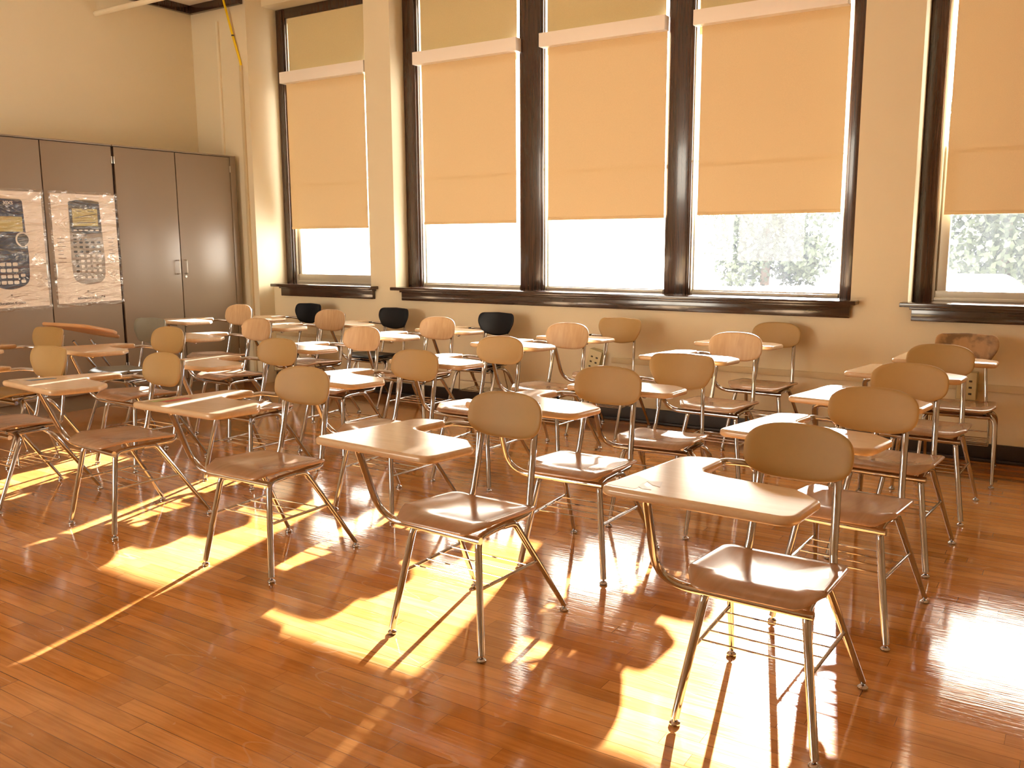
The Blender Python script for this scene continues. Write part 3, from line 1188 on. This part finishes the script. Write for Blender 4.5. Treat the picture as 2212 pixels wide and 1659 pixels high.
def arch_desk(back_mat, seat_mat='seat_plastic', grey=False, tab='tablet_laminate'):
    r = empty('student_desk')
    obj('seat', seat_panel(.19, .20, .013, .010), seat_mat, r)
    ol = round_poly(TRAP, 6)
    obj('backrest', back_panel(ol, .742, -.232, .030, .20), back_mat, r)
    make_tablet(tab, r)
    for s in (1, -1):
        bm = bmesh.new()
        tube(bm, fillet([(s * .10, -.258, .79), (s * .125, -.190, .46), (s * .130, -.176, .418), (s * .132, .13, .418)], [0, .05, .04, 0]), .0095, 12)
        obj('back_post', bm, 'chrome', r)
    for f, yt, yf in ((1, .075, .235), (-1, -.075, -.335)):
        bm = bmesh.new()
        p = fillet([(-.196, yf, .022), (-.186, yt, .402), (.186, yt, .402), (.196, yf, .022)], [0, .085, .085, 0], 9)
        rr = [.009] + [.0125] * (len(p) - 2) + [.009]
        tube(bm, p, .0125, 14, rr)
        L = obj('leg_arch', bm, 'chrome', r)
        for s in (-1, 1):
            glide(L, s * .196, yf)
    bm = bmesh.new()
    for s in (-1, 1):
        box(bm, s * .155 - .014, s * .155 + .014, -.08, .08, .398, .412, .003)
    obj('seat_bracket', bm, 'chrome_worn', r)
    bm = bmesh.new()
    if grey:
        for dx in (0, .0):
            pass
        tube(bm, fillet([(-.15, .02, .392), (.262, .0, .392), (.262, .235, .700)], [0, .06, 0]), .0105, 12)
    else:
        tube(bm, fillet([(-.160, .125, .392), (.288, .125, .392), (.266, .300, .703), (.10, .318, .703)], [0, .10, .04, 0], 9), R_T, 14)
    obj('tablet_support', bm, 'chrome', r)
    bm = bmesh.new()
    if grey:
        tube(bm, fillet([(-.15, -.10, .392), (.262, -.10, .392), (.262, .10, .700)], [0, .06, 0]), .0105, 12)
    else:
        tube(bm, fillet([(.250, .03, .703), (.215, -.175, .703), (.130, -.236, .690), (.120, -.205, .55)], [0, .06, .035, 0], 7), .0105, 14)
    obj('arm_bracket', bm, 'chrome', r)
    if not grey:
        bm = bmesh.new()
        box(bm, -.03, .24, .30, .335, .7065, .7145, .002)
        box(bm, .235, .275, -.02, .31, .7065, .7145, .002)
        obj('mounting_plate', bm, 'chrome_worn', r)
        bolts(r, [(-.01, .318), (.25, .06)])
    # hanging book basket
    bm = bmesh.new()
    for s in (-1, 1):
        tube(bm, fillet([(s * .150, .09, .40), (s * .160, .09, .215), (s * .160, -.14, .215), (s * .150, -.085, .40)], .02), .0035, 8)
    for y, z in ((.09, .30), (.09, .215), (.045, .215), (0, .215), (-.045, .215), (-.09, .215), (-.14, .215)):
        tube(bm, [(-.16, y, z), (.16, y, z)], .003, 8)
    obj('book_basket', bm, 'chrome_worn', r)
    return r


def copy_tree(o, parent=None):
    c = o.copy()
    COL.objects.link(c)
    c.parent = parent
    for ch in list(o.children):
        copy_tree(ch, c)
    return c


def part(root, name):
    for ch in root.children:
        if ch.name.split('.')[0] == name:
            return ch


PROTO = {}
GROUP = 'student desks with writing tablets standing in rows'
# x, y, turn, height scale, style, label
desks = [
    ('A', -.712, 2.491, 3.133, 1.0, 'plastic', 'large tan student desk nearest the camera, tablet corner worn through, frontmost of the right-hand column'),
    ('G', -.673, 3.335, 3.071, 1.0, 'plastic', 'tan student desk directly behind the nearest one, second in the right-hand column'),
    ('H', -.667, 4.131, 3.095, 1.0, 'plastic', 'tan student desk third from the front in the right-hand column'),
    ('I', -.639, 4.952, 3.134, 1.009, 'plastic', 'tan oval-backed student desk fourth in the right-hand column, in front of the scuffed one'),
    ('J', -.587, 5.780, 3.20, .982, 'scuffed', 'student desk with a scuffed worn backrest against the wall, last of the right-hand column'),
    ('B', -1.805, 2.520, 3.114, 1.0, 'plastic', 'tan student desk in the front row, second from the right, left of the nearest desk'),
    ('C', -1.780, 3.339, 3.157, 1.0, 'plastic', 'tan student desk right behind the second desk of the front row'),
    ('K', -1.715, 4.060, 3.190, .971, 'trap', 'tan student desk with a tapered square backrest and arched legs, amid the oval-backed ones'),
    ('L', -1.772, 5.011, 3.127, 1.010, 'wood', 'student desk with woodgrain oval back before the last desk under the wide window group'),
    ('M', -1.783, 5.880, 3.127, 1.0, 'plastic', 'tan oval-backed student desk touching the wall below the right end of the wide window sill'),
    ('D', -2.959, 2.626, 3.176, 1.0, 'plastic', 'tan student desk in the front row with a red and green sticker on its tablet'),
    ('N', -3.036, 3.511, 3.110, .978, 'plastic', 'tan student desk behind the red-stickered one, second in its column'),
    ('O', -2.956, 4.235, 3.151, .992, 'plastic', 'tan student desk third in the column behind the red-stickered one'),
    ('P', -2.929, 4.995, 3.103, 1.018, 'wood', 'woodgrain-backed student desk in front of the crooked outlet box'),
    ('Q', -2.904, 5.754, 3.131, .985, 'trap', 'tan student desk with tapered square backrest against the wall beside the crooked outlet box'),
    ('E', -3.992, 2.628, 3.080, 1.0, 'plastic', 'tan student desk in the front row with a blue sticker on its tablet'),
    ('S', -4.123, 3.544, 3.160, .978, 'plastic', 'tan student desk behind the blue-stickered one, second in its column'),
    ('T', -4.182, 4.362, 3.155, .982, 'wood', 'student desk with woodgrain oval back, third in the column behind the blue-stickered desk'),
    ('U', -4.098, 5.100, 3.138, 1.0, 'wood', 'student desk with oval back just in front of the rightmost black desk'),
    ('b1', -4.050, 5.820, 3.142, .974, 'black', 'student desk with black plastic seat and back, rightmost of three along the wall'),
    ('V', -5.037, 3.440, 3.136, 1.022, 'plastic', 'tan oval-backed student desk behind the square-backed one at left, just before the grey desk'),
    ('W', -5.240, 4.350, 3.074, 1.000, 'wood', 'student desk with oval back, third in the column that ends at the middle black desk'),
    ('X', -5.210, 5.110, 3.146, 1.016, 'wood', 'student desk with oval back just in front of the middle black desk'),
    ('b2', -5.150, 5.830, 3.109, 0.973, 'black', 'student desk with black plastic seat and back, middle of three along the wall'),
    ('Y', -6.125, 4.946, 3.128, 1.042, 'wood', 'small distant oval-backed student desk in front of the corner cabinet doors'),
    ('b3', -6.169, 5.800, 3.107, 0.982, 'black', 'student desk with black plastic seat and back under the single narrow window, leftmost of three'),
    ('grey', -5.860, 3.900, 3.191, 1.0, 'grey', 'grey plastic student desk by the cabinets with its tablet on two slanting posts'),
    ('left', -4.879, 2.550, 3.150, 0.977, 'left', 'tan square-backed student desk at the left picture edge, legs splayed in an inverted V'),
    ('olive', -5.827, 3.096, 3.155, 1.0, 'olive', 'olive-backed student desk standing before the poster cabinet at far left'),
]
STYLE = {
    'plastic': lambda: oval_desk('back_plastic'),
    'wood': lambda: oval_desk('back_wood'),
    'scuffed': lambda: arch_desk('back_scuffed'),
    'trap': lambda: arch_desk('back_plastic'),
    'left': lambda: arch_desk('back_plastic'),
    'black': lambda: arch_desk('black_plastic', 'black_plastic'),
    'grey': lambda: arch_desk('grey_plastic', 'grey_plastic', True, 'tablet_orange'),
    'olive': lambda: arch_desk('back_olive', 'back_olive'),
}
ROOTS = {}
for key, x, y, th, zs, st, label in desks:
    if st not in PROTO:
        o = PROTO[st] = STYLE[st]()
    else:
        o = copy_tree(PROTO[st])
    o.location = (x, y, 0)
    o.rotation_euler = (0, 0, th)
    o.scale = (1, 1, zs)
    tag(o, label, 'desk', GROUP)
    ROOTS[key] = o


def sticker(root, x0, x1, y0, y1, mat, z=.7402):
    t = part(root, 'writing_tablet')
    bm = bmesh.new()
    box(bm, x0, x1, y0, y1, z, z + .0006)
    for v in bm.verts:
        v.co.z += (v.co.y - .30) * .036
    obj('sticker', bm, mat, t)


for key, mid in (('D', 'sticker_red'), ('E', 'sticker_blue')):
    sticker(ROOTS[key], .300, .335, .270, .395, 'sticker_pale')
    sticker(ROOTS[key], .265, .298, .255, .37, 'sticker_green' if key == 'D' else 'sticker_pale')
    sticker(ROOTS[key], .225, .263, .215, .345, mid)
t = part(ROOTS['A'], 'writing_tablet')
for pts in ([(.265, .30), (.225, .285), (.205, .345), (.232, .335)], [(.262, .325), (.24, .36), (.212, .385), (.235, .39), (.258, .37)]):
    bm = bmesh.new()
    a = [bm.verts.new((p[0], p[1], .7407)) for p in pts]
    b = [bm.verts.new((p[0], p[1], .7401)) for p in pts]
    bm.faces.new(a)
    bm.faces.new(b[::-1])
    for k in range(len(a)):
        bm.faces.new((a[k], b[k], b[(k + 1) % len(a)], a[(k + 1) % len(a)]))
    for v in bm.verts:
        v.co.z += (v.co.y - .30) * .036
    obj('worn_patch', bm, 'worn_bare', t)
bm = bmesh.new()
vs = round_poly([(.345, .40, .02), (.32, .25, .01), (.262, .29, .005), (.25, .40, .01)], 4)
slab(bm, vs, .7400, .7405, .0002, 1)
for v in bm.verts:
    v.co.z += (v.co.y - .30) * .036
obj('tape_patch', bm, 'sticker_pale', t)
# the grey desk's seat is higher and its tablet sits tilted
part(ROOTS['grey'], 'seat').location.z = .04
t = part(ROOTS['grey'], 'writing_tablet')
tl = .22
t.rotation_euler = (tl, 0, 0)
t.location = Vector((0, .1, .765)) - Vector((0, .1 * cos(tl) - .73 * sin(tl), .1 * sin(tl) + .73 * cos(tl)))

# ------------------------------------------------------------------ outdoors, seen through the lower panes
bm = bmesh.new()
box(bm, -120, 120, OUT_Y, 160, -1.3, -1.2)
structure(obj('ground', bm, 'concrete'))


def tree(x, y, h, rad, label):
    r = empty('street_tree', (x, y, -1.2))
    tag(r, label, 'tree', 'trees across the street')
    bm = bmesh.new()
    tube(bm, [(0, 0, 0), (.1, 0, h * .3), (0, .1, h * .55)], .25, 10, [.28, .22, .15])
    obj('trunk', bm, 'bark', r)
    bm = bmesh.new()
    rnd = random.Random(int(x * 10))
    blobs = []
    for k in range(34):
        a, e = rnd.random() * 2 * pi, rnd.random()
        d = rad * .8 * math.sqrt(rnd.random()) * (1 - .35 * abs(e - .45))
        blobs.append((Vector((cos(a) * d, sin(a) * d, h * (.08 + .84 * e))), rad * (.22 + .2 * rnd.random())))
    for k in range(9000):
        c, br = blobs[k % len(blobs)]
        dv = Vector((rnd.gauss(0, 1), rnd.gauss(0, 1), rnd.gauss(0, 1))).normalized()
        p = c + dv * br * (.55 + .45 * rnd.random())
        u = Vector((rnd.uniform(-1, 1), rnd.uniform(-1, 1), rnd.uniform(-1, 1))).normalized()
        v = u.cross(dv)
        if v.length < .05:
            continue
        v.normalize()
        q = .13 + .1 * rnd.random()
        bm.faces.new([bm.verts.new(p + w_) for w_ in (u * q, v * q * .6, -u * q, -v * q * .6)])
    obj('crown', bm, 'foliage', r)


tree(-3.2, 44, 8.0, 4.6, 'leafy tree blurred by the dusty pane of the right-edge window')
tree(-16, 52, 8.0, 4.2, 'faint tree seen through the middle window of the group')

car = empty('parked_car', (-3.3, 31, -1.2), radians(8))
tag(car, 'pale parked car just visible through the right-edge window', 'car')
bm = bmesh.new()
prof = [(-2.2, .35, .1), (-2.25, .85, .15), (-1.3, 1.0, .2), (-.7, 1.5, .25), (1.2, 1.5, .3), (1.9, .95, .2), (2.25, .85, .15), (2.2, .35, .1)]
ol = round_poly(prof, 4)
a = [bm.verts.new((p.x, -.85, p.y)) for p in ol]
b = [bm.verts.new((p.x, .85, p.y)) for p in ol]
bm.faces.new(a); bm.faces.new(b[::-1])
for k in range(len(a)):
    bm.faces.new((a[k], b[k], b[(k + 1) % len(a)], a[(k + 1) % len(a)]))
obj('body', bm, 'car_white', car)
bm = bmesh.new()
box(bm, -.75, 1.25, -.86, .86, 1.0, 1.38, .05)
obj('side_windows', bm, 'car_glass', car)
for wx_ in (-1.4, 1.4):
    for wy_ in (-.78, .78):
        bm = bmesh.new()
        bmesh.ops.create_cone(bm, cap_ends=True, segments=24, radius1=.33, radius2=.33, depth=.2, matrix=Matrix.Translation((wx_, wy_, .33)) @ Matrix.Rotation(pi / 2, 4, 'X'))
        obj('wheel', bm, 'rubber', car)
